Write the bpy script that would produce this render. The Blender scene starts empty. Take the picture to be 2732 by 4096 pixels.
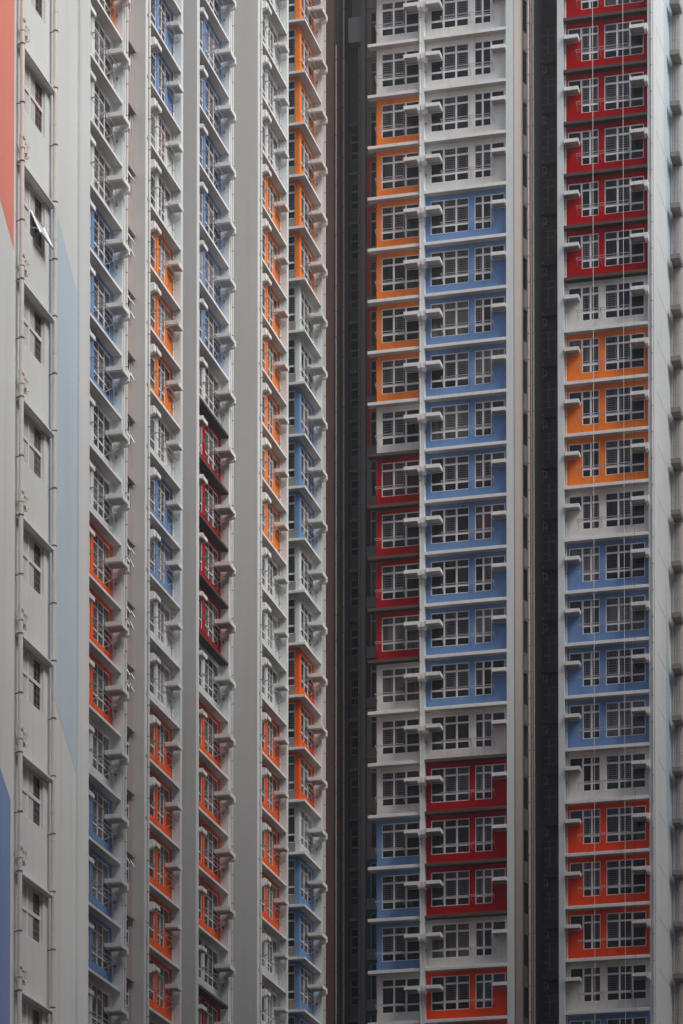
import bpy, math, random
from mathutils import Matrix, Vector
random.seed(7)
R = math.radians
sc = bpy.context.scene
col = sc.collection

# ------------------------------------------------------------------ camera
EYE = 1.7
cam = bpy.data.cameras.new('camera')
cam_o = bpy.data.objects.new('camera', cam)
col.objects.link(cam_o)
cam_o.location = (0, 0, EYE)
cam_o.rotation_euler = (R(90 + 1.76), 0, R(14.31))
cam.sensor_fit = 'VERTICAL'
cam.sensor_width = 24.0
cam.sensor_height = 36.0
cam.lens = 12900.0 / 4096.0 * 36.0
cam.shift_x = 0.0
cam.shift_y = (6489 - 2048) / 4096.0
cam.clip_start = 1.0
cam.clip_end = 4000
sc.camera = cam_o

# ------------------------------------------------------------------ sky, sun, exposure
SUN_EL, SUN_AZ = 50.0, 110.0          # azimuth clockwise from +Y
world = bpy.data.worlds.new('World')
sc.world = world
world.use_nodes = True
wn = world.node_tree.nodes
bg = wn['Background']
sky = wn.new('ShaderNodeTexSky')
sky.sky_type = 'NISHITA'
sky.sun_disc = False
sky.sun_elevation = R(SUN_EL)
sky.sun_rotation = R(SUN_AZ)
sky.air_density = 1.0
sky.dust_density = 4.0
sky.ozone_density = 1.0
world.node_tree.links.new(sky.outputs[0], bg.inputs[0])
bg.inputs[1].default_value = 0.13
sun = bpy.data.lights.new('sun', 'SUN')
sun.energy = 2.6
sun.angle = R(32)
sun.color = (1.0, 0.99, 0.97)
sun_o = bpy.data.objects.new('sun', sun)
col.objects.link(sun_o)
sd = Vector((math.sin(R(SUN_AZ)) * math.cos(R(SUN_EL)), math.cos(R(SUN_AZ)) * math.cos(R(SUN_EL)), math.sin(R(SUN_EL))))
sun_o.rotation_euler = sd.to_track_quat('Z', 'Y').to_euler()
sun_o.location = sd * 300
vs = sc.view_settings
vs.view_transform = 'Standard'
vs.look = 'None'
vs.gamma = 1.0
vs.exposure = 0.22
sc.display_settings.display_device = 'sRGB'

# ------------------------------------------------------------------ materials
def mat(name, c, rough=0.8, var=0.06, streak=0.0, scale=0.35, metal=0.0, spec=0.3, bump=0.0):
    m = bpy.data.materials.new(name)
    m.use_nodes = True
    nt = m.node_tree
    b = nt.nodes['Principled BSDF']
    b.inputs['Roughness'].default_value = rough
    b.inputs['Metallic'].default_value = metal
    b.inputs['Specular IOR Level'].default_value = spec
    if var <= 0:
        b.inputs['Base Color'].default_value = (*c, 1)
        return m
    geo = nt.nodes.new('ShaderNodeNewGeometry')
    mp = nt.nodes.new('ShaderNodeMapping')
    nt.links.new(geo.outputs['Position'], mp.inputs['Vector'])
    mp.inputs['Scale'].default_value = (scale, scale, scale * 0.6)
    n1 = nt.nodes.new('ShaderNodeTexNoise')
    n1.inputs['Scale'].default_value = 1.0
    n1.inputs['Detail'].default_value = 6
    n1.inputs['Roughness'].default_value = 0.65
    nt.links.new(mp.outputs[0], n1.inputs['Vector'])
    r1 = nt.nodes.new('ShaderNodeMapRange')
    r1.inputs['From Min'].default_value = 0.3
    r1.inputs['From Max'].default_value = 0.7
    r1.inputs['To Min'].default_value = 1 - var
    r1.inputs['To Max'].default_value = 1 + var
    nt.links.new(n1.outputs['Fac'], r1.inputs['Value'])
    val = r1.outputs[0]
    if streak > 0:     # rain streaks running down the render
        mp2 = nt.nodes.new('ShaderNodeMapping')
        nt.links.new(geo.outputs['Position'], mp2.inputs['Vector'])
        mp2.inputs['Scale'].default_value = (3.2, 3.2, 0.10)
        n2 = nt.nodes.new('ShaderNodeTexNoise')
        n2.inputs['Scale'].default_value = 1.0
        n2.inputs['Detail'].default_value = 5
        nt.links.new(mp2.outputs[0], n2.inputs['Vector'])
        r2 = nt.nodes.new('ShaderNodeMapRange')
        r2.inputs['From Min'].default_value = 0.52
        r2.inputs['From Max'].default_value = 0.75
        r2.inputs['To Min'].default_value = 1.0
        r2.inputs['To Max'].default_value = 1 - streak
        nt.links.new(n2.outputs['Fac'], r2.inputs['Value'])
        mu = nt.nodes.new('ShaderNodeMath')
        mu.operation = 'MULTIPLY'
        nt.links.new(val, mu.inputs[0])
        nt.links.new(r2.outputs[0], mu.inputs[1])
        val = mu.outputs[0]
    oi = nt.nodes.new('ShaderNodeObjectInfo')     # each panel has weathered a little differently
    r3 = nt.nodes.new('ShaderNodeMapRange')
    r3.inputs['To Min'].default_value = 1 - var * 0.9
    r3.inputs['To Max'].default_value = 1 + var * 0.5
    nt.links.new(oi.outputs['Random'], r3.inputs['Value'])
    mu3 = nt.nodes.new('ShaderNodeMath')
    mu3.operation = 'MULTIPLY'
    nt.links.new(val, mu3.inputs[0])
    nt.links.new(r3.outputs[0], mu3.inputs[1])
    val = mu3.outputs[0]
    vm = nt.nodes.new('ShaderNodeVectorMath')
    vm.operation = 'SCALE'
    vm.inputs[0].default_value = c
    nt.links.new(val, vm.inputs['Scale'])
    nt.links.new(vm.outputs[0], b.inputs['Base Color'])
    if bump > 0:
        n3 = nt.nodes.new('ShaderNodeTexNoise')
        n3.inputs['Scale'].default_value = 9.0
        n3.inputs['Detail'].default_value = 4
        nt.links.new(geo.outputs['Position'], n3.inputs['Vector'])
        bp = nt.nodes.new('ShaderNodeBump')
        bp.inputs['Strength'].default_value = bump
        bp.inputs['Distance'].default_value = 0.03
        nt.links.new(n3.outputs['Fac'], bp.inputs['Height'])
        nt.links.new(bp.outputs[0], b.inputs['Normal'])
    return m

def pane_mat(name, base, pale_fill, rough=0.06, spec=0.30):
    m = bpy.data.materials.new(name)
    m.use_nodes = True
    nt = m.node_tree
    b = nt.nodes['Principled BSDF']
    oi = nt.nodes.new('ShaderNodeObjectInfo')
    cr = nt.nodes.new('ShaderNodeValToRGB')
    cr.color_ramp.interpolation = 'CONSTANT'
    els = cr.color_ramp.elements
    els[0].position = 0.0
    els[0].color = (*base, 1)
    els[1].position = 0.45
    els[1].color = (base[0] * 1.9, base[1] * 1.7, base[2] * 1.4, 1)
    for p, c in ((0.66, (base[0] * 0.5, base[1] * 0.6, base[2] * 0.6)), (0.80, pale_fill), (0.93, (pale_fill[0] * 0.8, pale_fill[1] * 0.35, pale_fill[2] * 0.3))):
        e = els.new(p)
        e.color = (*c, 1)
    nt.links.new(oi.outputs['Random'], cr.inputs[0])
    # folds of a drawn curtain, dim behind the glass
    geo = nt.nodes.new('ShaderNodeNewGeometry')
    mp = nt.nodes.new('ShaderNodeMapping')
    nt.links.new(geo.outputs['Position'], mp.inputs['Vector'])
    mp.inputs['Scale'].default_value = (5, 5, 0.5)
    nz = nt.nodes.new('ShaderNodeTexNoise')
    nz.inputs['Scale'].default_value = 1.0
    nz.inputs['Detail'].default_value = 3
    nt.links.new(mp.outputs[0], nz.inputs['Vector'])
    rg = nt.nodes.new('ShaderNodeMapRange')
    rg.inputs['From Min'].default_value = 0.35
    rg.inputs['From Max'].default_value = 0.65
    rg.inputs['To Min'].default_value = 0.55
    rg.inputs['To Max'].default_value = 1.35
    nt.links.new(nz.outputs['Fac'], rg.inputs['Value'])
    vm = nt.nodes.new('ShaderNodeVectorMath')
    vm.operation = 'SCALE'
    nt.links.new(cr.outputs[0], vm.inputs[0])
    nt.links.new(rg.outputs[0], vm.inputs['Scale'])
    nt.links.new(vm.outputs[0], b.inputs['Base Color'])
    # every pane hangs at its own slight angle
    wnz = nt.nodes.new('ShaderNodeTexWhiteNoise')
    wnz.noise_dimensions = '1D'
    nt.links.new(oi.outputs['Random'], wnz.inputs['W'])
    s1 = nt.nodes.new('ShaderNodeVectorMath'); s1.operation = 'MULTIPLY_ADD'
    nt.links.new(wnz.outputs['Color'], s1.inputs[0])
    s1.inputs[1].default_value = (0.07, 0.07, 0.07)
    s1.inputs[2].default_value = (-0.035, -0.035, -0.035)
    s2 = nt.nodes.new('ShaderNodeVectorMath'); s2.operation = 'ADD'
    nt.links.new(geo.outputs['Normal'], s2.inputs[0])
    nt.links.new(s1.outputs[0], s2.inputs[1])
    s3 = nt.nodes.new('ShaderNodeVectorMath'); s3.operation = 'NORMALIZE'
    nt.links.new(s2.outputs[0], s3.inputs[0])
    nt.links.new(s3.outputs[0], b.inputs['Normal'])
    b.inputs['Roughness'].default_value = rough
    b.inputs['Specular IOR Level'].default_value = spec
    return m

M = dict(
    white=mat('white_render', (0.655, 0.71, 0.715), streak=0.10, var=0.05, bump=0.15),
    white2=mat('white_ledge_paint', (0.76, 0.775, 0.76), streak=0.14, var=0.06),
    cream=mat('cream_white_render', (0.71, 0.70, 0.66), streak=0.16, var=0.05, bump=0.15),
    grey=mat('grey_render', (0.60, 0.60, 0.58), streak=0.07, var=0.04, bump=0.2),
    soffit=mat('grey_brown_soffit', (0.40, 0.37, 0.35), var=0.08),  # grey-brown for the undersides of ledges and shelves
    blacksoffit=mat('black_soffit', (0.02, 0.024, 0.02), var=0.05),  # near-black for the undersides of the dark ledges
    midgrey=mat('mid_grey_render', (0.25, 0.22, 0.205), streak=0.06, bump=0.2),
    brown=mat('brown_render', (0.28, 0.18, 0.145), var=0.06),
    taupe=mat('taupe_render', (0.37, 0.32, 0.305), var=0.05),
    shade_taupe=mat('shade_toned_render', (0.33, 0.30, 0.275), var=0.05, streak=0.08),  # tone darkened to carry the shade beside the right-hand recess
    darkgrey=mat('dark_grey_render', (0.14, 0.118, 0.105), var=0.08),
    red=mat('red_paint', (0.44, 0.0015, 0.003), spec=0.04, rough=0.9, var=0.05, streak=0.20),
    orange=mat('orange_paint', (0.90, 0.235, 0.034), spec=0.06, rough=0.9, var=0.05, streak=0.20),
    vermilion=mat('vermilion_paint', (0.88, 0.070, 0.010), spec=0.06, rough=0.9, var=0.05, streak=0.20),
    tangerine=mat('tangerine_paint', (0.90, 0.125, 0.018), spec=0.06, rough=0.9, var=0.05, streak=0.20),
    blue=mat('blue_paint', (0.15, 0.285, 0.54), var=0.05, streak=0.16),
    sky=mat('pale_blue_paint', (0.48, 0.60, 0.69), var=0.05, streak=0.05, bump=0.15),
    deepblue=mat('deep_blue_wall_paint', (0.22, 0.33, 0.60), var=0.05, streak=0.05, bump=0.15),
    coral=mat('coral_red_wall_paint', (0.74, 0.27, 0.22), var=0.05, streak=0.05, bump=0.15),
    darkledge=mat('dark_brown_ledge_paint', (0.095, 0.060, 0.050), var=0.08),
    frame=mat('white_aluminium', (0.76, 0.74, 0.76), rough=0.4, var=0, spec=0.5),
    steel=mat('steel_tube', (0.46, 0.44, 0.46), rough=0.4, var=0, metal=0.4),
    grille=mat('painted_grille', (0.34, 0.32, 0.325), rough=0.5, var=0),
    pipe=mat('cream_pipe', (0.66, 0.64, 0.60), rough=0.45, var=0.05, spec=0.4),
    brownpipe=mat('tan_pipe', (0.62, 0.47, 0.40), rough=0.5, var=0.06),
    rust=mat('rusty_clamp', (0.12, 0.085, 0.075), var=0),
    cap=mat('grey_vent', (0.30, 0.27, 0.25), var=0),
    pale_fill=mat('pale_sky_reflection', (0.60, 0.64, 0.66), rough=0.25, var=0.05, spec=0.5),
    brick=mat('shaded_orange_paint', (0.50, 0.055, 0.03), var=0.05),  # flank tones: orange, red and blue with recess shade mixed in
    maroon=mat('shaded_red_paint', (0.10, 0.012, 0.012), var=0.05),
    teal=mat('shaded_blue_paint', (0.03, 0.085, 0.10), var=0.05),
    pane_left=pane_mat('pale_reflection_glass', (0.060, 0.062, 0.070), (0.22, 0.22, 0.23), spec=0.5),  # paler base stands in for grazing reflections, and for curtains
    rope=mat('pale_rope', (0.75, 0.72, 0.70), var=0),
    darkrope=mat('dark_rope', (0.06, 0.05, 0.05), var=0),
    joint=mat('joint_sealant', (0.20, 0.20, 0.205), var=0),  # dark joint lines on the gable wall
    pane=pane_mat('window_glass', (0.010, 0.014, 0.0125), (0.09, 0.085, 0.07)),
    pane_room=pane_mat('corner_glass', (0.030, 0.031, 0.026), (0.07, 0.065, 0.055)),
    asphalt=mat('asphalt', (0.06, 0.06, 0.06), var=0.2),
    concrete=mat('paving', (0.07, 0.045, 0.035), var=0.1),
    blocker=mat('tan_blocker_render', (0.50, 0.23, 0.16), var=0.1),  # reddened to warm the bounce on the lower storeys
)

# ------------------------------------------------------------------ mesh helpers
class MB:
    def __init__(s):
        s.v, s.f = [], []
    def quad(s, a, b, c, d):
        n = len(s.v)
        s.v += [a, b, c, d]
        s.f.append((n, n + 1, n + 2, n + 3))
    def box(s, x0, x1, y0, y1, z0, z1):
        if x0 > x1: x0, x1 = x1, x0
        if y0 > y1: y0, y1 = y1, y0
        if z0 > z1: z0, z1 = z1, z0
        n = len(s.v)
        s.v += [(x0, y0, z0), (x1, y0, z0), (x1, y1, z0), (x0, y1, z0), (x0, y0, z1), (x1, y0, z1), (x1, y1, z1), (x0, y1, z1)]
        s.f += [tuple(n + i for i in q) for q in ((0, 3, 2, 1), (4, 5, 6, 7), (0, 1, 5, 4), (1, 2, 6, 5), (2, 3, 7, 6), (3, 0, 4, 7))]
    def prism(s, pts, axis, a, b):
        """polygon pts (2-D) extruded along an axis from a to b"""
        def P(p, t):
            return {'x': (t, p[0], p[1]), 'y': (p[0], t, p[1]), 'z': (p[0], p[1], t)}[axis]
        n = len(s.v)
        k = len(pts)
        s.v += [P(p, a) for p in pts] + [P(p, b) for p in pts]
        s.f.append(tuple(n + i for i in range(k)))
        s.f.append(tuple(n + k + i for i in reversed(range(k))))
        for i in range(k):
            j = (i + 1) % k
            s.f.append((n + i, n + k + i, n + k + j, n + j))
    def tube(s, a, b, r, k=8):
        a, b = Vector(a), Vector(b)
        d = (b - a).normalized()
        u = d.cross(Vector((0, 0, 1)))
        if u.length < 1e-3: u = Vector((1, 0, 0))
        u.normalize()
        w = d.cross(u)
        n = len(s.v)
        for p in (a, b):
            for i in range(k):
                t = 2 * math.pi * i / k
                s.v.append(tuple(p + u * (r * math.cos(t)) + w * (r * math.sin(t))))
        for i in range(k):
            j = (i + 1) % k
            s.f.append((n + i, n + j, n + k + j, n + k + i))
        s.f.append(tuple(n + i for i in reversed(range(k))))
        s.f.append(tuple(n + k + i for i in range(k)))
    def mesh(s, name, *mats, smooth=False):
        me = bpy.data.meshes.new(name)
        me.from_pydata(s.v, [], s.f)
        me.validate()
        for m in mats:
            me.materials.append(M[m] if isinstance(m, str) else m)
        if smooth:
            for p in me.polygons:
                p.use_smooth = len(p.vertices) == 4
        me.update()
        return me

import bmesh
def fix(me):
    bm = bmesh.new()
    bm.from_mesh(me)
    bmesh.ops.recalc_face_normals(bm, faces=bm.faces)
    bm.to_mesh(me)
    bm.free()
    return me

def remat(me, name, m):
    c = me.copy()
    c.name = name
    c.materials.clear()
    c.materials.append(M[m])
    return c

def tag(o, label=None, cat=None, group=None, kind=None):
    if label: o['label'] = label
    if cat: o['category'] = cat
    if group: o['group'] = group
    if kind: o['kind'] = kind
    return o

def building(name, loc, label, cat='apartment tower'):
    o = bpy.data.objects.new(name, None)
    col.objects.link(o)
    o.location = loc
    o.empty_display_size = 2
    return tag(o, label, cat)

def part(name, me, parent, loc=(0, 0, 0), rz=0.0, sx=1.0, label=None):
    """loc is in the parent's own frame"""
    o = bpy.data.objects.new(name, me)
    col.objects.link(o)
    o.parent = parent
    o.location = loc
    o.rotation_euler = (0, 0, rz)
    o.scale = (sx, 1, 1)
    if label: o['label'] = label
    return o

# ------------------------------------------------------------------ a bay of the facade, in its own frame:
# x along the wall, y into the building (outward is negative), z up from the underside of the storey's ledge
SH = 2.75
P = 0.40                       # how far ledges and piers stand out from the window wall
WZ0, WZ1 = 0.70, 2.52          # window sill and head
TL, TU = 1.13, 2.10            # lower and upper transom
def ledge_z(J):
    return EYE + SH * (J + 0.31)

def wall_mesh(W, openings, z0=0.10, z1=SH, t=0.10):
    xs = sorted({0.0, W} | {v for o in openings for v in o[:2]})
    zs = sorted({z0, z1} | {v for o in openings for v in o[2:]})
    mb = MB()
    def inside(i, k):
        if i < 0 or k < 0 or i >= len(xs) - 1 or k >= len(zs) - 1: return False
        cx, cz = (xs[i] + xs[i + 1]) / 2, (zs[k] + zs[k + 1]) / 2
        return any(o[0] < cx < o[1] and o[2] < cz < o[3] for o in openings)
    for i in range(len(xs) - 1):
        for k in range(len(zs) - 1):
            a, b, c, d = xs[i], xs[i + 1], zs[k], zs[k + 1]
            if not inside(i, k):
                mb.quad((a, 0, c), (b, 0, c), (b, 0, d), (a, 0, d))
                continue
            if not inside(i - 1, k): mb.quad((a, 0, c), (a, 0, d), (a, t, d), (a, t, c))
            if not inside(i + 1, k): mb.quad((b, 0, c), (b, t, c), (b, t, d), (b, 0, d))
            if not inside(i, k - 1): mb.quad((a, 0, c), (a, t, c), (b, t, c), (b, 0, c))
            if not inside(i, k + 1): mb.quad((a, 0, d), (b, 0, d), (b, t, d), (a, t, d))
    # back skin, so that the panel is a real slab
    mb.quad((0, t + 0.06, z0), (0, t + 0.06, z1), (W, t + 0.06, z1), (W, t + 0.06, z0))
    mb.quad((0, 0, z1), (W, 0, z1), (W, t + 0.06, z1), (0, t + 0.06, z1))
    mb.quad((0, 0, z0), (0, t + 0.06, z0), (W, t + 0.06, z0), (W, 0, z0))
    return mb

FW = 0.05
def frame_mesh(lights, f=None, th=0.045):
    """lights: list of (x0,x1,z0,z1, transoms) cells of one window; each cell has its own sash bars"""
    mb = MB()
    for (x0, x1, z0, z1, tr) in lights:
        f = f or FW
        mb.box(x0, x0 + f, 0.048, 0.085, z0, z1)
        mb.box(x1 - f, x1, 0.048, 0.085, z0, z1)
        mb.box(x0 + f, x1 - f, 0.050, 0.084, z0, z0 + f)
        mb.box(x0 + f, x1 - f, 0.050, 0.084, z1 - f, z1)
        for t in tr:
            mb.box(x0 + f, x1 - f, 0.046, 0.082, t - th, t + th)
    return mb.mesh('window', 'frame')

def pane_mesh(lights, m='pane'):
    mb = MB()
    for (x0, x1, z0, z1, tr) in lights:
        mb.box(x0 + 0.01, x1 - 0.01, 0.075, 0.084, z0 + 0.01, z1 - 0.01)
    return mb.mesh('pane', m)

def grille_mesh(lights, rows=7, only=None):
    mb = MB()
    g = 0.0055
    k = -1
    for (x0, x1, z0, z1, tr) in lights:
        if not tr or len(tr) < 2: continue
        k += 1
        if only is not None and k != only: continue
        a, b = x0 + FW + 0.07, x1 - FW - 0.07
        for (c, d, n) in ((tr[0] + 0.09, tr[1] - 0.09, rows), (tr[1] + 0.09, z1 - FW - 0.05, 2)):
            mb.box(a - g, a + g, 0.052, 0.066, c, d)
            mb.box(b - g, b + g, 0.052, 0.066, c, d)
            for i in range(n + 1):
                z = c + (d - c) * i / n
                mb.box(a + g, b - g, 0.054, 0.064, z - g, z + g)
    return mb.mesh('grille', 'grille')

def shelf_mesh(x0, x1, haunch=None, depth=0.74, z0=1.73, z1=1.91):
    """cantilevered slab for an air conditioner; haunch = 'L' or 'R' for the side carried by the pier"""
    mb = MB()
    r = 0.05
    yo = -depth
    mb.box(x0, x1, yo, -0.002, z0 + 0.03, z1)
    # down-stand lip round the underside
    mb.box(x0, x1, yo, yo + r, z0, z0 + 0.03)
    mb.box(x0, x0 + r, yo + r, -0.002, z0, z0 + 0.03)
    mb.box(x1 - r, x1, yo + r, -0.002, z0, z0 + 0.03)
    if haunch:
        if haunch == 'R': a, b = x1, x1 + 0.17
        else: a, b = x0 - 0.22, x0
        zl = z0 - 0.18
        mb.prism([(yo, z1), (yo, zl + 0.06), (yo + 0.06, zl), (-P - 0.001, zl - 0.05), (-P - 0.001, z1)], 'x', a, b)
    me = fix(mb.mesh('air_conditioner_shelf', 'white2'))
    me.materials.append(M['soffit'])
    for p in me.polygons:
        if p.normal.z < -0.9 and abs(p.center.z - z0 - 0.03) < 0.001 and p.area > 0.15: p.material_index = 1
    return me

def drain_mesh(x0, x1, depth=0.74, z=1.70):
    mb = MB()
    mb.tube((x0 + 0.05, -0.05, z), (x1 - 0.05, -0.05, z), 0.022, 6)
    mb.tube((x0 + 0.05, -0.05, z), (x0 + 0.05, -depth * 0.75, z + 0.0), 0.022, 6)
    mb.tube((x0 + 0.05, -depth - 0.03, z), (x0 + 0.05, -depth - 0.03, z + 0.2), 0.024, 6)
    mb.tube((x0 + 0.05, -depth * 0.75, z), (x0 + 0.05, -depth - 0.03, z), 0.022, 6)
    return mb.mesh('drain_pipe', 'pipe')

def rack_mesh(x0, x1, mids, far, z=1.03):
    mb = MB()
    r = 0.019
    for y, dz in ((-0.56, 0.02), (-0.34, 0.0)):
        mb.tube((x0, y, z + dz), (x1, y, z + dz), r, 6)
    for x in [x0 + 0.02, x1 - 0.02] + list(mids):
        mb.tube((x, 0.02, z - 0.22), (x, -0.57, z + 0.02), r, 6)
        mb.tube((x, -0.57, z + 0.02), (x, -0.30, z), r, 6)
    if far is not None:
        mb.tube((x1 - 0.02, -0.34, z), (far, -0.14, z - 0.20), r, 6)
    return mb.mesh('clothes_rack', 'steel')

def cap_mesh(x, side):
    mb = MB()
    mb.tube((x, -0.14, 1.13), (x - 0.05 * side, -0.14, 1.13), 0.070, 14)
    mb.tube((x - 0.05 * side, -0.14, 1.13), (x - 0.075 * side, -0.14, 1.13), 0.03, 8)
    return mb.mesh('vent_cap', 'cap')

def mirror(l, W):
    return [(W - c[1], W - c[0]) + tuple(c[2:]) for c in l]

Wb = 4.40
T3 = (TL, TU)
def rows(z0, z1, tl, tu):
    t3 = (tl, tu)
    ha = [(0.25, 0.97, z0, z1, (tl,)), (0.97, 1.64, z0, z1, t3), (1.64, 2.32, z0, z1, t3)]
    hb = [(2.62, 3.07, z0, z1, t3), (3.07, 3.53, z0, z1, t3), (3.53, 4.24, 1.86, z1, ())]
    return ha, hb
H_A, H_B = rows(WZ0, WZ1, TL, TU)
L_A, L_B = rows(0.78, 2.61, 1.21, 2.19)
G_A = [(0.26, 0.92, WZ0, WZ1, T3), (0.92, 1.58, WZ0, WZ1, T3), (1.58, 2.32, WZ0, WZ1, (TL,))]
LAY = {}
def layout(key, W, groups, shelves, racks, cap):
    d = dict(W=W)
    ops = [c[:4] for g in groups for c in g]
    base = fix_open(wall_mesh(W, ops), 'wall_panel')
    d['wall'] = {c: remat(base, 'wall_panel_' + c, c) for c in ('white', 'cream', 'red', 'orange', 'vermilion', 'tangerine', 'blue')}
    side = key in ('HL', 'IL', 'F')
    d['win'] = [(frame_mesh(g, 0.034, 0.032) if side else frame_mesh(g), pane_mesh(g), [grille_mesh(g), grille_mesh(g, only=0), grille_mesh(g, only=1), grille_mesh(g, rows=6)]) for g in groups]
    d['pane_left'] = [remat(w[1], 'pane', 'pane_left') for w in d['win']]
    d['shelf'] = [(shelf_mesh(*s), drain_mesh(s[0], s[1], *s[3:4])) for s in shelves]
    d['rack'] = [rack_mesh(*r) for r in racks]
    d['cap'] = [cap_mesh(*c) for c in cap]
    LAY[key] = d
def fix_open(mb, name):
    return mb.mesh(name, 'white')

D2 = 0.55      # the smaller shelves stand out less
layout('H', Wb, (H_A, H_B), [(0.13, 0.92, 'L'), (3.60, 4.38, None, D2)], [(0.92, 3.72, (2.47,), None)], [(0.0, -1)])
layout('HL', Wb, (L_A, L_B), [(0.42, 1.10, 'L', 0.68), (3.58, 4.30, None, D2)], [(0.92, 3.72, (2.47,), None)], [(0.0, -1)])
layout('I', Wb, (mirror(H_A, Wb), mirror(H_B, Wb)), [(3.50, 4.28, 'R'), (0.02, 0.80, None, D2)], [(0.68, 3.45, (1.93,), None)], [])
layout('IL', Wb, (mirror(L_A, Wb), mirror(L_B, Wb)), [(3.46, 4.28, 'R'), (0.02, 0.80, None, D2)], [(0.68, 3.45, (1.93,), 4.38)], [(Wb, 1)])
layout('G', 2.40, (G_A,), [(1.62, 2.38, 'R')], [(0.02, 1.56, (), None)], [])
FL = 2.62 / 1.1
lz = (0.78, 2.61, (1.21, 2.19))
F_A = [(0.30, 0.92, *lz), (0.92, 1.54, *lz), (1.54, 2.16, 0.78, 2.61, (1.21,))]
layout('F', FL, (F_A,), [(FL - 0.96, FL - 0.16, 'R')], [(0.02, 1.56, (), FL - 0.02)], [(FL, 1)])

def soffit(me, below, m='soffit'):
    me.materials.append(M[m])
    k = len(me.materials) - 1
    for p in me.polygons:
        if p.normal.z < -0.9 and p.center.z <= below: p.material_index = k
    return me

def ledge_mesh(x0, x1, m, wrapL=False, depth=P, h=0.15):
    mb = MB()
    x00 = x0 - (depth if wrapL else 0)
    c = 0.03
    mb.prism([(-depth, 0.0), (-depth, h), (-depth + c, h + 0.02), (0.04, h + 0.035), (0.04, 0.0)], 'x', x00, x1)
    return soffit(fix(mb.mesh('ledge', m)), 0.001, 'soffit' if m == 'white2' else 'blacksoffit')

LED = {}
def ledge(W, dark, wrap=False, h=0.15):
    k = (round(W, 3), dark, wrap, h)
    if k not in LED:
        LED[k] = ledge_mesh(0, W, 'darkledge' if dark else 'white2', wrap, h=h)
    return LED[k]

def bay(bld, base, key, x0y0, facing, colours, jlo, jhi, sx=1.0, wrap=False, dz=0.0):
    """facing 'E' looks to +X, 'S' looks to -Y. x0y0 is the wall line's left end."""
    L = LAY[key]
    rz = R(90) if facing == 'E' else 0.0
    bx, by = base
    ox, oy = x0y0[0] - bx, x0y0[1] - by
    for J in range(jlo, jhi + 1):
        z = ledge_z(J) + dz
        c = colours.get(J, 'white')
        below = colours.get(J - 1, 'white')
        loc = (ox, oy, z)
        cn = {'white': 'white', 'red': 'red', 'orange': 'orange', 'vermilion': 'red-orange', 'tangerine': 'orange', 'blue': 'blue'}[c]
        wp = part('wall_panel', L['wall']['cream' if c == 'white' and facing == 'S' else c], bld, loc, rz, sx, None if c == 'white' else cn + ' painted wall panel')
        dark = c == 'red' or below == 'red'
        part('ledge', ledge(L['W'], dark, wrap, 0.12 if facing == 'E' else 0.15), bld, loc, rz, sx, 'dark brown ledge' if dark else None)
        for n, (fm, pm, gms) in enumerate(L['win']):
            w = part('window', fm, bld, loc, rz, sx)
            part('pane', L['pane_left'][n] if facing == 'E' else pm, w)
            q = random.random()
            if facing == 'E': q = 0.3 + q      # fewer of the side windows show bars
            if q < 0.52: part('grille', gms[0], w)
            elif q < 0.64: part('grille', gms[1], w)
            elif q < 0.76: part('grille', gms[2], w)
            elif q < 0.90: part('grille', gms[3], w)
        for sm, dm in L['shelf']:
            s = part('air_conditioner_shelf', sm, bld, loc, rz, sx)
            part('drain_pipe', dm, s)
        for rm in L['rack']:
            part('clothes_rack', rm, bld, loc, rz, sx)
        for cm in L['cap']:
            part('vent_cap', cm, bld, loc, rz, sx)

def boxpart(name, bld, base, x0, x1, y0, y1, z0, z1, m, label=None):
    mb = MB()
    mb.box(x0 - base[0], x1 - base[0], y0 - base[1], y1 - base[1], z0, z1)
    return part(name, mb.mesh(name, m), bld, label=label)

def pipe(bld, base, x, y, r, z0, z1, m='pipe', clamp=None, coll=SH, name='downpipe', ph=0.0, label=None, each=False):
    """clamp: (dx,dy) direction towards the wall; each: every clamp is a sub-part of its own"""
    mb = MB()
    X, Y = x - base[0], y - base[1]
    mb.tube((X, Y, z0), (X, Y, z1), r, 16)
    z = z0 + ph
    while z < z1:
        mb.tube((X, Y, z), (X, Y, z + 0.16), r * 1.10, 16)
        z += coll
    nb = len(mb.f)
    def clamp_into(t, z, X, Y):
        t.tube((X, Y, z), (X, Y, z + 0.025), r * 1.2, 12)
        t.tube((X, Y, z + 0.012), (X + clamp[0], Y + clamp[1], z - 0.01), 0.012, 6)
    zs = []
    if clamp:
        z = z0 + ph + 0.9
        while z < z1:
            zs.append(z)
            if not each: clamp_into(mb, z, X, Y)
            z += coll / 2
    me = mb.mesh(name, m, 'rust')
    for k, p in enumerate(me.polygons):
        if k >= nb: p.material_index = 1
    o = part(name, me, bld, label=label)
    if each:
        cb = MB()
        clamp_into(cb, 0, 0, 0)
        cm = cb.mesh('clamp', 'rust')
        for z in zs: part('clamp', cm, o, (X, Y, z))
    return o

ZT = 108.0       # parapet of the tall slabs
XW, XL = -43.35, -42.95

# ------------------------------------------------------------------ wing B (nearest of the stepped wings)
def col_range(spec, lo, hi):
    d = {}
    for c, js in spec.items():
        for j in js: d[j] = c
    return d

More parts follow.
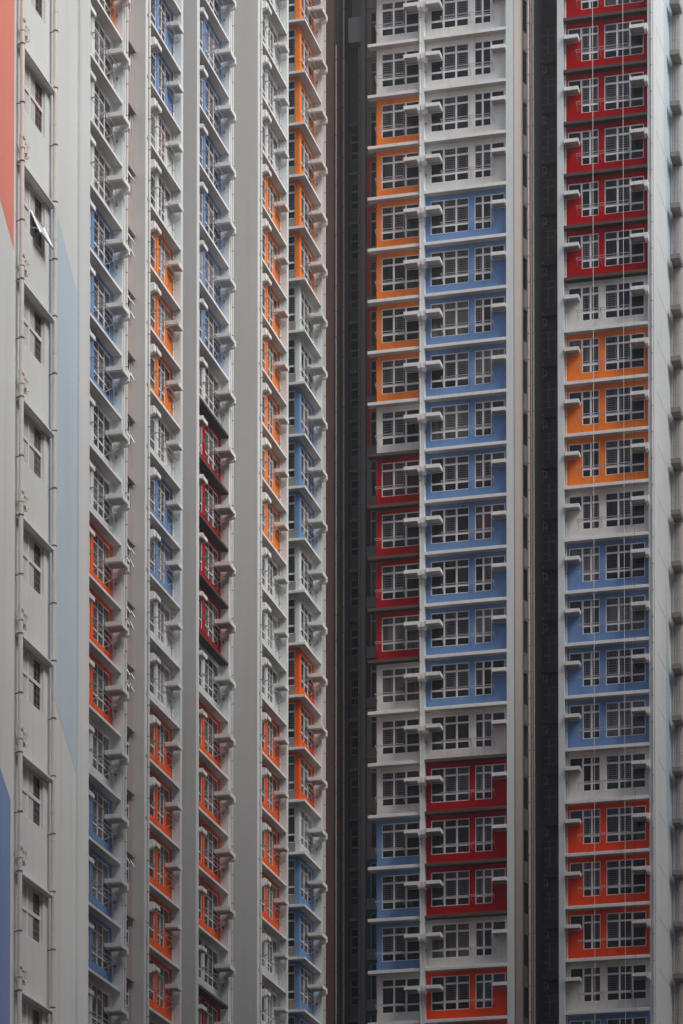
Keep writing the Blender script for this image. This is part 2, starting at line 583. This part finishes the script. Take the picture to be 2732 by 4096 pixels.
colB = col_range({'orange': [26], 'blue': [22, 21, 20], 'tangerine': [17, 16, 15]}, 0, 0)
colB.update({13: 'blue', 12: 'blue', 11: 'blue', 27: 'orange'})
colC = {28: 'blue', 27: 'blue', 26: 'blue', 23: 'orange', 22: 'orange', 21: 'orange', 19: 'blue', 18: 'blue',
        15: 'tangerine', 14: 'tangerine', 13: 'tangerine', 12: 'tangerine', 11: 'tangerine'}
colD = {30: 'blue', 29: 'blue', 28: 'blue', 27: 'blue', 26: 'blue', 25: 'blue', 24: 'blue', 23: 'blue', 21: 'red', 20: 'red', 19: 'red', 18: 'red',
        16: 'tangerine', 15: 'tangerine', 14: 'tangerine', 13: 'tangerine', 11: 'red'}
colE = {j: 'orange' for j in range(21, 28)}
colE.update({j: 'tangerine' for j in range(14, 18)})
colF = {j: 'orange' for j in range(27, 34)}
colF.update({24: 'blue', 23: 'blue', 22: 'blue', 19: 'tangerine', 18: 'tangerine', 17: 'tangerine', 15: 'blue', 14: 'blue', 13: 'blue', 12: 'blue', 11: 'blue'})
colG = {j: 'orange' for j in range(25, 31)}
colG.update({23: 'red', 22: 'red', 21: 'red', 20: 'red', 16: 'blue', 15: 'blue', 14: 'blue'})
colH = {j: 'blue' for j in range(19, 29)}
colH.update({17: 'red', 16: 'red', 15: 'red', 13: 'vermilion', 12: 'vermilion'})
colI = {j: 'red' for j in range(27, 34)}
colI.update({25: 'orange', 24: 'orange', 23: 'orange', 21: 'blue', 20: 'blue', 19: 'blue', 18: 'blue', 16: 'vermilion', 15: 'vermilion', 14: 'vermilion', 12: 'blue'})

def wing(label, y_start, y_pier, y_bay0, y_bay1, y_end, key, colours, jlo, jhi, back_x=-62, dz=0.0):
    """a projecting wing of the left slab: near pier, bay, far pier, all facing +X"""
    base = (XL - 2, (y_start + y_end) / 2)
    b = building('apartment_wing', (base[0], base[1], 0), label)
    sx = (y_bay1 - y_bay0) / Wb
    bay(b, base, key, (XW, y_bay0), 'E', colours, jlo, jhi, sx, dz=dz)
    # core of the wing, behind the window line
    boxpart('building_core', b, base, back_x, XW - 0.17, y_start + 0.02, y_end - 0.02, 0, ZT, 'white')
    # wall above and below the storeys that are modelled window by window
    zl, zh = ledge_z(jlo) + dz, ledge_z(jhi + 1) + dz
    boxpart('lower_wall', b, base, XW - 0.16, XW, y_bay0, y_bay1, 0, zl, 'white')
    boxpart('upper_wall', b, base, XW - 0.16, XW, y_bay0, y_bay1, zh, ZT, 'white')
    # piers
    boxpart('corner_pier', b, base, XW - 0.16, XL, y_start + 0.001, y_pier, 0, ZT, 'white')
    boxpart('corner_pier', b, base, XW - 0.16, XL, y_bay1, y_end, 0, ZT, 'white')
    # grey gable wall towards the viewer
    boxpart('side_wall', b, base, back_x, XL + 0.001, y_start - 0.06, y_start, 0, ZT, 'grey', 'plain grey side wall')
    return b, base

bB, baB = wing('narrow white wing behind the end wall, its storeys in repeating threes of blue and orange', 124.2, 125.38, 125.38, 130.22, 130.80, 'IL', colB, 9, 27)
pipe(bB, baB, XL + 0.05, 130.72, 0.045, 0, ZT, 'pipe', (-0.06, 0.0))
pipe(bB, baB, XL + 0.04, 130.42, 0.03, 0, ZT, 'white2', None)
bC, baC = wing('wing with a taupe recessed wall on its near side and two blue storeys halfway up', 133.50, 134.00, 133.66, 138.75, 139.06, 'HL', colC, 9, 28, dz=0.16)
pipe(bC, baC, XL + 0.06, 133.86, 0.05, 0, ZT, 'pipe', (-0.07, 0.0))
pipe(bC, baC, XW + 0.07, 138.66, 0.04, 0, ZT, 'pipe', (0.0, 0.05))
bD, baD = wing('wing with four dark red storeys under dark ledges in the middle of its height', 141.28, 141.66, 141.66, 146.54, 147.14, 'IL', colD, 10, 30, dz=0.07)
pipe(bD, baD, XL + 0.04, 147.06, 0.045, 0, ZT, 'pipe', (-0.05, 0.0))
pipe(bD, baD, XL + 0.03, 146.80, 0.03, 0, ZT, 'white2', None)

# wings E and F are one body with a corner turned towards the viewer
baE = (XL - 2, 158.0)
bE = building('apartment_wing', (baE[0], baE[1], 0), 'wing with the widest grey side wall and a corner bay beside the dark recess')
bay(bE, baE, 'HL', (XW, 151.86), 'E', colE, 11, 32, (157.07 - 151.86) / Wb, dz=0.34)
boxpart('building_core', bE, baE, -62, XW - 0.17, 151.66, 157.38, 0, ZT, 'white')
boxpart('side_wall', bE, baE, -62, XL + 0.001, 151.58, 151.64, 0, ZT, 'grey', 'plain wide grey side wall')
boxpart('corner_pier', bE, baE, XW - 0.16, XL, 151.641, 152.22, 0, ZT, 'white')
boxpart('corner_pier', bE, baE, XW - 0.16, XL, 157.07, 157.40, 0, ZT, 'white')
boxpart('lower_wall', bE, baE, XW - 0.16, XW, 152.22, 157.07, 0, ledge_z(11), 'white')
pipe(bE, baE, XL + 0.06, 152.06, 0.05, 0, ZT, 'pipe', (-0.07, 0.0))
pipe(bE, baE, XW + 0.07, 156.98, 0.04, 0, ZT, 'pipe', (0.0, 0.05))
# F: frontal window face at y=161.06 and flank facing +X up to 164.04
YF = 161.06
sxF = (164.04 - YF) / FL
bay(bE, baE, 'F', (XW, YF), 'E', colF, 11, 33, sxF, dz=0.22)
boxpart('building_core', bE, baE, -62, XW - 0.17, YF + 0.17, 164.68, 0, ZT, 'white')
boxpart('corner_pier', bE, baE, XW - 0.16, XL, 164.04, 164.68, 0, ZT, 'white')
pipe(bE, baE, XL + 0.04, 164.62, 0.05, 0, ZT, 'pipe', (-0.05, 0.0))
pipe(bE, baE, XL + 0.02, 164.40, 0.03, 0, ZT, 'brownpipe', None)
# frontal part of F: local x from -1.6 (hidden behind E) to 0 at the corner XW
FF = [(0.30, 1.36, 0.74, 2.61, (1.17, 2.15))]
ffw = 1.60
ffwall = fix_open(wall_mesh(ffw, [c[:4] for c in FF]), 'wall_panel')
ffm = frame_mesh(FF); ffp = pane_mesh(FF); ffg = grille_mesh(FF)
ff_cols = {c: remat(ffwall, 'front_panel_' + c, c) for c in ('white', 'red', 'orange', 'vermilion', 'tangerine', 'blue')}
ff_grey = MB(); ff_grey.box(0.0, 1.385, -0.012, 0.0, 0.16, 0.74)
ff_grey = ff_grey.mesh('spandrel', 'midgrey')
ff_led = {}
for dark in (False, True):
    mb = MB()
    mb.prism([(-P, 0.0), (-P, 0.12), (-P + 0.03, 0.14), (0.04, 0.155), (0.04, 0.0)], 'x', 0, ffw)
    mb.box(ffw, ffw + P, -P, 0.0, 0.001, 0.125)
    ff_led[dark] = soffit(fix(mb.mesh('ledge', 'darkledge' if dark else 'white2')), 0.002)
for J in range(11, 34):
    c = colF.get(J, 'white')
    cn = {'white': None, 'red': 'red', 'orange': 'orange', 'vermilion': 'red-orange', 'tangerine': 'orange', 'blue': 'blue'}[c]
    loc = (XW - ffw - baE[0], YF - baE[1], ledge_z(J) + 0.22)
    wp = part('wall_panel', ff_cols[c], bE, loc, label=(cn + ' painted corner panel') if cn else None)
    part('spandrel', ff_grey, wp, label='grey panel under the window')
    part('ledge', ff_led[False], bE, loc)
    w = part('window', ffm, bE, loc); part('pane', ffp, w); part('grille', ffg, w)

# recessed wall between wings B and C, with its hooded windows
XBR = -43.49
baR = (XBR - 2, 132.0)
bR = building('apartment_wing', (baR[0], baR[1], 0), 'slim taupe wall recessed between two white wings, with small hooded windows', 'apartment tower')
boxpart('building_core', bR, baR, -60, XBR - 0.15, 130.79, 133.43, 0, ZT, 'taupe')
rw = wall_mesh(2.64, [(0.75, 2.34, 0.92, 2.00)], 0.0, SH)
rwm = rw.mesh('wall_panel', 'taupe')
rl = [(0.75, 1.54, 0.92, 2.00, (1.46,)), (1.54, 2.34, 0.92, 2.00, (1.46,))]
rfm, rpm = frame_mesh(rl), pane_mesh(rl)
hood = MB(); hood.prism([(-0.15, 2.02), (-0.15, 2.13), (0.0, 2.19), (0.0, 2.02)], 'x', 0.55, 2.58)
hoodm = fix(hood.mesh('hood', 'taupe'))
def sash_mesh(x0, x1, z1, h, ang):
    """top hung sash swung out"""
    mb = MB()
    dy, dz = -math.sin(ang) * h, -math.cos(ang) * h
    def bar(a, b, r=0.024): mb.tube(a, b, r, 4)
    A, B = (x0, 0.02, z1), (x1, 0.02, z1)
    C, D = (x1, 0.02 + dy, z1 + dz), (x0, 0.02 + dy, z1 + dz)
    bar(A, B); bar(B, C); bar(C, D); bar(D, A)
    bar((x0 + 0.05, 0.03, z1 - h * 0.6), (x0 + 0.03, 0.02 + dy * 0.8, z1 + dz * 0.8), 0.01)
    me = mb.mesh('sash', 'frame')
    g = MB()
    t = 0.008
    g.quad((x0, 0.02, z1), (x1, 0.02, z1), C, D)
    g.quad((x0, 0.02 + t, z1), (x0, 0.02 + dy + t, z1 + dz), (x1, 0.02 + dy + t, z1 + dz), (x1, 0.02 + t, z1))
    return me, g.mesh('pane', 'pane')
sm1 = sash_mesh(1.62, 2.26, 1.96, 0.50, R(30))
sm2 = sash_mesh(1.62, 2.26, 1.42, 0.48, R(26))
opened = {24: 1, 23: 3, 22: 3, 21: 2, 20: 2, 18: 3, 17: 3, 16: 3, 13: 1, 10: 3}
for J in range(9, 28):
    loc = (XBR - baR[0], 130.79 - baR[1], ledge_z(J) - 0.89)
    part('wall_panel', rwm, bR, loc, R(90))
    w = part('window', rfm, bR, loc, R(90)); part('pane', rpm, w)
    part('hood', hoodm, bR, loc, R(90))
    k = opened.get(J, 0)
    if k & 1: s = part('sash', sm1[0], w, label='open awning sash')
    if k & 2: s = part('sash', sm2[0], w, label='open awning sash')
boxpart('lower_wall', bR, baR, XBR - 0.14, XBR, 130.79, 133.43, 0, ledge_z(9) - 0.89, 'taupe')
boxpart('upper_wall', bR, baR, XBR - 0.14, XBR, 130.79, 133.43, ledge_z(28) - 0.89, ZT, 'taupe')

# ------------------------------------------------------------------ end wall (nearest block), faces +X
XA = -25.40
baA = (-33.0, 66.0)
bA = building('apartment_block', (baA[0], baA[1], 0), 'nearest plain white end wall with red and blue painted wedges and cream soil pipes')
ya0, ya1 = 48.0, 74.02
# wall sheet with window openings, local x from ya0
aw = []
AJ = list(range(3, 17))
for J in AJ:
    zb = EYE + SH * (J + 0.62)
    aw.append((69.62 - ya0, 71.17 - ya0, zb, zb + 1.22))
mb = wall_mesh(ya1 - ya0, aw, 0.0, 62.0, 0.16)
part('end_wall', mb.mesh('end_wall', 'white'), bA, (XA - baA[0], ya0 - baA[1], 0), R(90))
boxpart('building_core', bA, baA, -40, XA - 0.23, ya0 + 0.01, ya1 - 0.01, 0, 61.9, 'white')
boxpart('corner_pier', bA, baA, -40, XA + 0.07, 73.50, 74.28, 0, 62.2, 'white')
al = [(0.0, 0.62, 0.0, 1.22, (0.63,)), (0.62, 1.54, 0.0, 1.22, (0.63,))]
afm, apm = frame_mesh(al), pane_mesh(al)
acu = MB(); acu.box(0.05, 0.60, 0.0705, 0.0745, 0.05, 1.17); acu.box(0.66, 1.06, 0.0705, 0.0745, 0.05, 1.17)  # pale sheets over the panes stand in for reflected bright sky
acum = acu.mesh('pale_fill', 'pale_fill')
agr = MB()
for zz in [0.12 + 0.16 * i for i in range(7)]:
    agr.box(1.08, 1.46, 0.062, 0.068, zz - 0.004, zz + 0.004)
for xx in (1.09, 1.26, 1.45):
    agr.box(xx - 0.005, xx + 0.005, 0.058, 0.0601, 0.08, 1.16)
sash_glass = remat(sash_mesh(0.66, 1.50, 0.60, 0.58, R(24))[1], 'sash_pane', 'pale_fill')  # sky reflection of the open sash put into a pale pane colour
agr = agr.mesh('grille', 'grille')
ah = MB(); ah.prism([(-0.13, 1.22), (-0.13, 1.235), (-0.15, 1.235), (-0.15, 1.27), (0.0, 1.34), (0.0, 1.22)], 'x', -0.35, 1.93)
ahm = fix(ah.mesh('hood', 'white2'))
asm = sash_mesh(0.66, 1.50, 0.60, 0.58, R(24))
# soil pipe with a trap at every floor
pA = pipe(bA, baA, XA + 0.14, 69.22, 0.055, 0, 62, 'pipe', (-0.13, -0.02), ph=EYE + 0.12 * SH + 0.35, each=True)
pipe(bA, baA, XA + 0.14, 71.50, 0.055, 0, 62, 'pipe', (-0.13, -0.02), ph=1.1, each=True)
tb = MB()
def trap(tb):
    tb.tube((0, 0, 0.02), (0, 0, 0.34), 0.070, 12)
    tb.tube((0.0, 0.0, 0.26), (0.085, -0.02, 0.26), 0.052, 10)
    pts = [(0.0, 0.05, 0.20), (0.0, 0.20, 0.22), (0.0, 0.21, 0.02), (0.0, 0.30, -0.06), (0.0, 0.38, 0.02), (0.0, 0.38, 0.24), (-0.14, 0.38, 0.25)]
    for a, b in zip(pts, pts[1:]): tb.tube(a, b, 0.042, 10)
    for p in pts[1:-1]:
        tb.tube((p[0], p[1], p[2] - 0.03), (p[0], p[1], p[2] + 0.03), 0.05, 10)
trap(tb)
trm = tb.mesh('trap', 'pipe', smooth=False)
for J in AJ:
    zb = EYE + SH * (J + 0.62)
    loc = (XA - 0.02 - baA[0], 69.64 - baA[1], zb)
    w = part('window', afm, bA, (XA - baA[0], 69.625 - baA[1], zb), R(90)); part('pane', apm, w); part('grille', agr, w); part('pale_fill', acum, w)
    if J == 12: part('sash', asm[0], w, label='open awning sash'); part('sash_pane', sash_glass, w)
    part('hood', ahm, bA, (XA - baA[0], 69.62 - baA[1], zb), R(90))
    part('trap', trm, pA, (XA + 0.14 - baA[0], 69.22 - baA[1], zb + 1.55))

# painted wedges: thin sheets of paint on the render
def paint(bld, base, X, pts, m, label, off=0.004):
    mb = MB()
    n = len(pts)
    mb.v = [(X + off - base[0], y - base[1], z) for y, z in pts] + [(X + 0.0005 - base[0], y - base[1], z) for y, z in pts]
    mb.f = [tuple(range(n)), tuple(reversed(range(n, 2 * n)))] + [(i, n + i, n + (i + 1) % n, (i + 1) % n) for i in range(n)]
    return part('painted_wedge', fix(mb.mesh('painted_wedge', m)), bld, label=label)
paint(bA, baA, XA, [(71.55, 38.2), (73.499, 36.5), (73.499, 24.7), (71.55, 26.3)], 'sky', 'pale blue painted wedge')
paint(bA, baA, XA, [(66.0, 38.1), (69.06, 35.55), (69.06, 62.0), (66.0, 62.0)], 'coral', 'red painted wedge')
paint(bA, baA, XA, [(66.0, 25.1), (68.96, 22.75), (68.96, 6.0), (66.0, 6.0)], 'deepblue', 'blue painted wedge')

# ------------------------------------------------------------------ dark recess between the two slabs
baS = (-44, 172)
bS = building('apartment_block', (baS[0], baS[1], 0), 'dark brown recessed walls with tall pipes between the corner bay and frontal facade')
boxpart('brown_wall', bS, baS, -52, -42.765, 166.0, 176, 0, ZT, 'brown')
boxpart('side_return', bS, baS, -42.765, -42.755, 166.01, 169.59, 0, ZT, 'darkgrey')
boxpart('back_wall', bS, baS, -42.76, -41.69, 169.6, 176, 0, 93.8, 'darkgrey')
boxpart('grey_strip', bS, baS, -42.754, -42.745, 168.25, 169.13, 0, 92.6, 'midgrey')
boxpart('upper_back_wall', bS, baS, -42.76, -41.2, 169.9, 176, 93.8, ZT, 'taupe')
boxpart('roof_beam', bS, baS, -42.72, -41.72, 169.0, 169.89, 93.8, 95.2, 'grey')
boxpart('side_pier', bS, baS, -41.76, -41.50, 167.9, 168.19, 0, ZT, 'midgrey')
pipe(bS, baS, -42.63, 165.93, 0.055, 0, 92.1, 'brownpipe', (0.0, 0.07), label='tall tan pipe', ph=1.0)
pipe(bS, baS, -42.67, 167.73, 0.052, 0, ZT, 'brownpipe', (-0.08, 0.0), ph=2.0)
pipe(bS, baS, -42.18, 169.25, 0.05, 0, 93.6, 'brownpipe', (0.0, 0.3), ph=0.4)
# small windows deep in the recess
sl = [(0.0, 0.48, 0.75, 2.20, (1.15, 1.75))]
sfm, spm = frame_mesh(sl), pane_mesh(sl)
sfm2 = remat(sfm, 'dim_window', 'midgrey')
sb = MB(); sb.box(-0.12, 0.6, -0.25, 0.1, 2.55, 2.68)
sbm = sb.mesh('ledge', 'midgrey')
for J in range(12, 32):
    loc = (-42.74 - baS[0], 169.51 - baS[1], ledge_z(J) - 1.05)
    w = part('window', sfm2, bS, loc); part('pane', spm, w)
    part('ledge', sbm, bS, loc)

# striped strip of wall to the left of G, set back
baT = (-41, 172)
colT = {31: 'midgrey'}
colT.update({j: 'brick' for j in range(25, 31)})
colT.update({j: 'maroon' for j in range(20, 24)})
colT.update({j: 'teal' for j in range(13, 17)})

# ------------------------------------------------------------------ frontal slab: bays G and H
YW, YL = 163.97, 163.57
baG = (-37.0, 166.0)
bG = building('apartment_wing', (baG[0], baG[1], 0), 'frontal wing with ten blue storeys in a row beside a narrower orange and red bay')
bay(bG, baG, 'G', (-39.90, YW), 'S', colG, 12, 34, 1.0, wrap=True, dz=-0.08)
bay(bG, baG, 'H', (-37.23, YW), 'S', colH, 12, 34, 1.0, dz=-0.08)
boxpart('building_core', bG, baG, -39.90, -32.75, YW + 0.17, 176, 0, ZT, 'white')
boxpart('corner_pier', bG, baG, -37.50, -37.231, YL, YW + 0.3, 0, ZT, 'white')
boxpart('lower_wall', bG, baG, -39.90, -37.50, YW, YW + 0.16, 0, ledge_z(12) - 0.09, 'white')
boxpart('lower_wall', bG, baG, -37.23, -32.83, YW, YW + 0.16, 0, ledge_z(12) - 0.09, 'white')
pipe(bG, baG, -37.44, YL - 0.06, 0.05, 0, ZT, 'pipe', (0, 0.06))
# broad rounded pier to the right of H
boxpart('corner_pier', bG, baG, -32.829, -32.44, YL, 172, 0, ZT, 'white')
mb = MB()
pts = [(-32.44, YL + 0.004)]
rx, ry = 0.72, 3.2
for i in range(1, 15):
    t = math.pi / 2 * i / 14
    pts.append((-32.44 + rx * math.sin(t), YL + 0.004 + ry * (1 - math.cos(t))))
pts += [(-31.72, 172), (-32.44, 172)]
mb.prism([(x - baG[0], y - baG[1]) for x, y in pts], 'z', 0, ZT)
me = fix(mb.mesh('rounded_pier', 'shade_taupe'))  # darker tone stands in for shade round the curve
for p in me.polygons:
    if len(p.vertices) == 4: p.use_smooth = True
part('rounded_pier', me, bG, label='rounded pier toned darker for shade')
# shadowed slot windows on the rounded side
slot = MB(); slot.box(-0.20, 0.20, -0.012, 0.12, 0.55, 2.15)
slotm = slot.mesh('slot_window', 'pane_room')
sh = MB(); sh.prism([(-0.24, 2.15), (-0.02, 2.4), (0.22, 2.15)], 'y', -0.08, 0.1)
shm = fix(sh.mesh('hood', 'midgrey'))
for J in range(12, 34):
    loc = (-31.98 - baG[0], YL + 0.76 - baG[1], ledge_z(J) - 0.50)
    s = part('slot_window', slotm, bG, loc, R(73)); part('hood', shm, s)
for i, (x, r) in enumerate(((-31.70, 0.055), (-31.56, 0.040), (-31.45, 0.045))):
    pipe(bG, baG, x, 163.92, r, 0, ZT, ('brownpipe', 'shade_taupe', 'shade_taupe')[i], (0, 0.2), ph=0.5 + i * 0.7)  # two of the pipes toned darker for the recess shade
# striped set-back flank of G, its paints darkened for recess shade
tw = [(0.10, 0.62, 0.62, 2.55, (2.10,))]
twl = wall_mesh(0.62, [(0.27, 0.62, 0.55, 2.60)], 0.0, SH)
t_mesh = {}
for c in ('white', 'brick', 'maroon', 'teal', 'midgrey'):
    t_mesh[c] = twl.mesh('flank_panel_' + c, c)
tfm = remat(frame_mesh([(0.27, 0.62, 0.55, 2.60, (2.05,))]), 'flank_window', 'grille'); tpm = pane_mesh([(0.27, 0.62, 0.55, 2.60, ())])
tg = MB(); tg.box(0.0, 0.62, -0.06, -0.001, -0.55, 0.05)
tgm = tg.mesh('spandrel', 'midgrey')
boxpart('flank_core', bG, baG, -41.41, -39.91, 168.4, 176, 0, ZT, 'white')
for J in range(12, 35):
    loc = (-41.56 - baG[0], 168.2 - baG[1], ledge_z(J) - 1.00)
    c = colT.get(J, 'midgrey')  # unlisted white storeys drop to mid grey for the same shade
    wp = part('wall_panel', t_mesh[c], bG, loc, label={'brick': 'orange panel toned down for shade', 'maroon': 'red panel toned down for shade', 'teal': 'blue panel toned down for shade'}.get(c))
    part('spandrel', tgm, wp, (0, 0, 0.58), label='grey panel')
    w = part('window', tfm, bG, loc); part('pane', tpm, w)

# ------------------------------------------------------------------ right-hand frontal slab: dark recess and bay I
baI = (-28.0, 168.0)
bI = building('apartment_wing', (baI[0], baI[1], 0), 'frontal wing with bright red storeys above orange and blue ones, two ropes hanging in front')
XI = -25.03
bay(bI, baI, 'I', (-29.77, YW), 'S', colI, 12, 34, 4.42 / Wb, dz=-0.06)
boxpart('building_core', bI, baI, -30.08, XI - 0.17, YW + 0.17, 176, 0, ZT, 'grey')
boxpart('corner_pier', bI, baI, -30.10, -29.771, YL, YW + 0.3, 0, ZT, 'white')
boxpart('corner_pier', bI, baI, -25.349, XI - 0.16, YL, YW + 0.3, 0, ZT, 'white')
boxpart('gable_wall', bI, baI, XI - 0.16, XI, YL, 169.30, 0, ZT, 'white')
boxpart('lower_wall', bI, baI, -29.77, -25.35, YW, YW + 0.16, 0, ledge_z(12) - 0.09, 'white')
pipe(bI, baI, -29.71, YW - 0.10, 0.04, 0, ZT, 'pipe', (0, 0.08))
pipe(bI, baI, -25.14, YL - 0.05, 0.04, 0, ZT, 'pipe', (0, 0.05))
jm = MB(); jm.box(0.95, 5.2, -0.003, 0.0, 2.62, 2.645)
jmm = jm.mesh('wall_joint', 'joint')
for J in range(12, 35):
    part('wall_joint', jmm, bI, (XI - baI[0], YL - baI[1], ledge_z(J) - 0.4), R(90))
paint(bI, baI, XI, [(167.2, 108.0), (169.29, 108.0), (169.29, 78.0), (167.2, 84.0)], 'sky', 'pale blue painted stripe')
paint(bI, baI, XI, [(167.3, 62.5), (169.29, 52.5), (169.29, 42.5), (167.3, 50.0)], 'sky', 'pale blue painted stripe')
# recess wall with windows and pipework
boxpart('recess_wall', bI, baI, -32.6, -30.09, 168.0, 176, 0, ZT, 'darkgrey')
kl = [(0.0, 0.52, 0.70, 2.10, (1.08, 1.72)), (0.52, 0.92, 0.70, 2.10, (1.72,))]
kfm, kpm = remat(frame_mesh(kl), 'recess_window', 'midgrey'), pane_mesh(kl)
kp = MB()
def kk(*pts, r=0.022):
    for a, b in zip(pts, pts[1:]): kp.tube((a[0], -0.08, a[1]), (b[0], -0.08, b[1]), r, 6)
kk((-0.28, 0.55), (-0.28, -0.35), (-0.15, -0.55), r=0.02)
kk((-0.10, 0.35), (0.25, 0.35), (0.25, -0.50), (-0.10, -0.55))
kk((0.12, -0.5), (0.12, -0.05), (0.40, 0.0))
kk((0.42, -0.05), (0.45, -0.35), (0.36, -0.4), (0.33, -0.25))
kpm2 = kp.mesh('waste_pipes', 'brownpipe')
kle = MB(); kle.box(-0.3, 0.95, -0.22, -0.002, 0.10, 0.17)
klem = kle.mesh('ledge', 'darkgrey')
for J in range(12, 33):
    loc = (-31.93 - baI[0], 167.94 - baI[1], ledge_z(J) - 0.05)
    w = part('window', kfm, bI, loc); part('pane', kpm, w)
    part('waste_pipes', kpm2, bI, loc)
    part('ledge', klem, bI, loc)

# ------------------------------------------------------------------ the next wing at the far right
baK = (-20.0, 172.0)
bK = building('apartment_wing', (baK[0], baK[1], 0), 'white wing at the right edge with grey shelves seen past the gable wall')
boxpart('front_wall', bK, baK, XI - 0.15, -14.0, 169.31, 180, 0, ZT, 'white')
boxpart('grey_recess', bK, baK, -24.60, -24.42, 169.22, 169.3, 0, ZT, 'grey')
ks = MB(); ks.box(0, 0.50, -1.15, -0.002, 1.45, 1.70)
ksm = ks.mesh('air_conditioner_shelf', 'midgrey')
ksw = MB(); ksw.box(0.34, 0.42, -0.02, 0.0, 0.2, 1.2)
kswm = ksw.mesh('slot_window', 'pane_room')
for J in range(12, 35):
    loc = (-24.86 - baK[0], 169.31 - baK[1], ledge_z(J) + 1.15)
    part('air_conditioner_shelf', ksm, bK, loc)
    part('slot_window', kswm, bK, (loc[0] + 0.02, loc[1], loc[2]))
for x in (-24.84, -24.76, -24.64, -24.44):
    pipe(bK, baK, x, 169.1, 0.02, 0, ZT, 'brownpipe' if x > -24.7 else 'midgrey', (0, 0.1))

# ------------------------------------------------------------------ ropes hanging in front of bay I
def rope(x, y, r, m, label):
    mb = MB()
    mb.tube((0, 0, 0), (0, 0, 106.0), r, 6)
    mb.tube((0, 0, -0.25), (0, 0, 0.0), r * 4, 8)
    o = bpy.data.objects.new('rope', mb.mesh('rope', m))
    col.objects.link(o)
    o.location = (x, y, 2.0)
    tag(o, label, 'rope', 'ropes hanging in front of the red storeys')
rope(-28.05, 162.6, 0.013, 'rope', 'left of the two pale ropes, crossing the narrower windows')
rope(-26.47, 162.6, 0.012, 'rope', 'right of the two pale ropes, crossing the wider windows')
rope(-25.95, 162.7, 0.006, 'darkrope', 'thin dark cord hanging beside the right pale rope')

# ------------------------------------------------------------------ ground, road and unseen blocks added to shade the facades
mb = MB(); mb.quad((-400, -400, 0), (400, -400, 0), (400, 400, 0), (-400, 400, 0))
g = bpy.data.objects.new('ground', mb.mesh('ground', 'concrete')); col.objects.link(g); tag(g, kind='structure')
mb = MB(); mb.quad((-24, -400, 0.004), (-13, -400, 0.004), (-13, 155, 0.004), (-24, 155, 0.004))
g = bpy.data.objects.new('road', mb.mesh('road', 'asphalt')); col.objects.link(g); tag(g, kind='structure')

def shading_block(x0, x1, y0, y1, h, label):  # unseen block, put in to cut sky and sun on the facades
    base = ((x0 + x1) / 2, (y0 + y1) / 2)
    b = building('apartment_block', (base[0], base[1], 0), label)
    boxpart('building_core', b, base, x0, x1, y0, y1, 0, h, 'blocker')
    lm = MB()
    z = 3.0
    while z < h:
        lm.box(x0 - 0.35 - base[0], x0 - base[0], y0 - base[1], y1 - base[1], z, z + 0.25)
        z += SH
    part('ledges', lm.mesh('ledges', 'blocker'), b)
    wm = MB()
    y = y0 + 1.5
    while y < y1 - 2:
        z = 3.9
        while z < h - 2:
            wm.box(x0 - 0.03 - base[0], x0 - base[0], y - base[1], y + 1.6 - base[1], z, z + 1.3)
            z += SH
        y += 3.4
    part('windows', wm.mesh('windows', 'pane'), b)['kind'] = 'stuff'
shading_block(-70.0, 40.0, -80.0, -50.0, 118.0, 'long unseen tan block, added behind the viewer to shade the lower fronts')
shading_block(7.0, 22.0, 8.0, 76.0, 65.0, 'lower unseen tan slab, added to shade the near end wall')
shading_block(12.0, 28.0, 150.5, 176.0, 120.0, 'taller unseen tan block, added to shade the right-hand gable')
shading_block(-11.0, 12.0, 84.0, 146.0, 86.0, 'unseen tan slab, added to shade the coloured wings')

# ------------------------------------------------------------------ haze
mb = MB(); mb.box(-405, 405, -405, 405, -1.0, 124.0)
hm = bpy.data.materials.new('haze_air')
hm.use_nodes = True
nt = hm.node_tree
nt.nodes.remove(nt.nodes['Principled BSDF'])
pv = nt.nodes.new('ShaderNodeVolumePrincipled')
pv.inputs['Color'].default_value = (0.90, 0.95, 0.96, 1)
pv.inputs['Density'].default_value = 0.0005
pv.inputs['Anisotropy'].default_value = 0.0
nt.links.new(pv.outputs[0], nt.nodes['Material Output'].inputs['Volume'])
h = bpy.data.objects.new('haze', mb.mesh('haze', hm))
col.objects.link(h)
tag(h, kind='stuff')
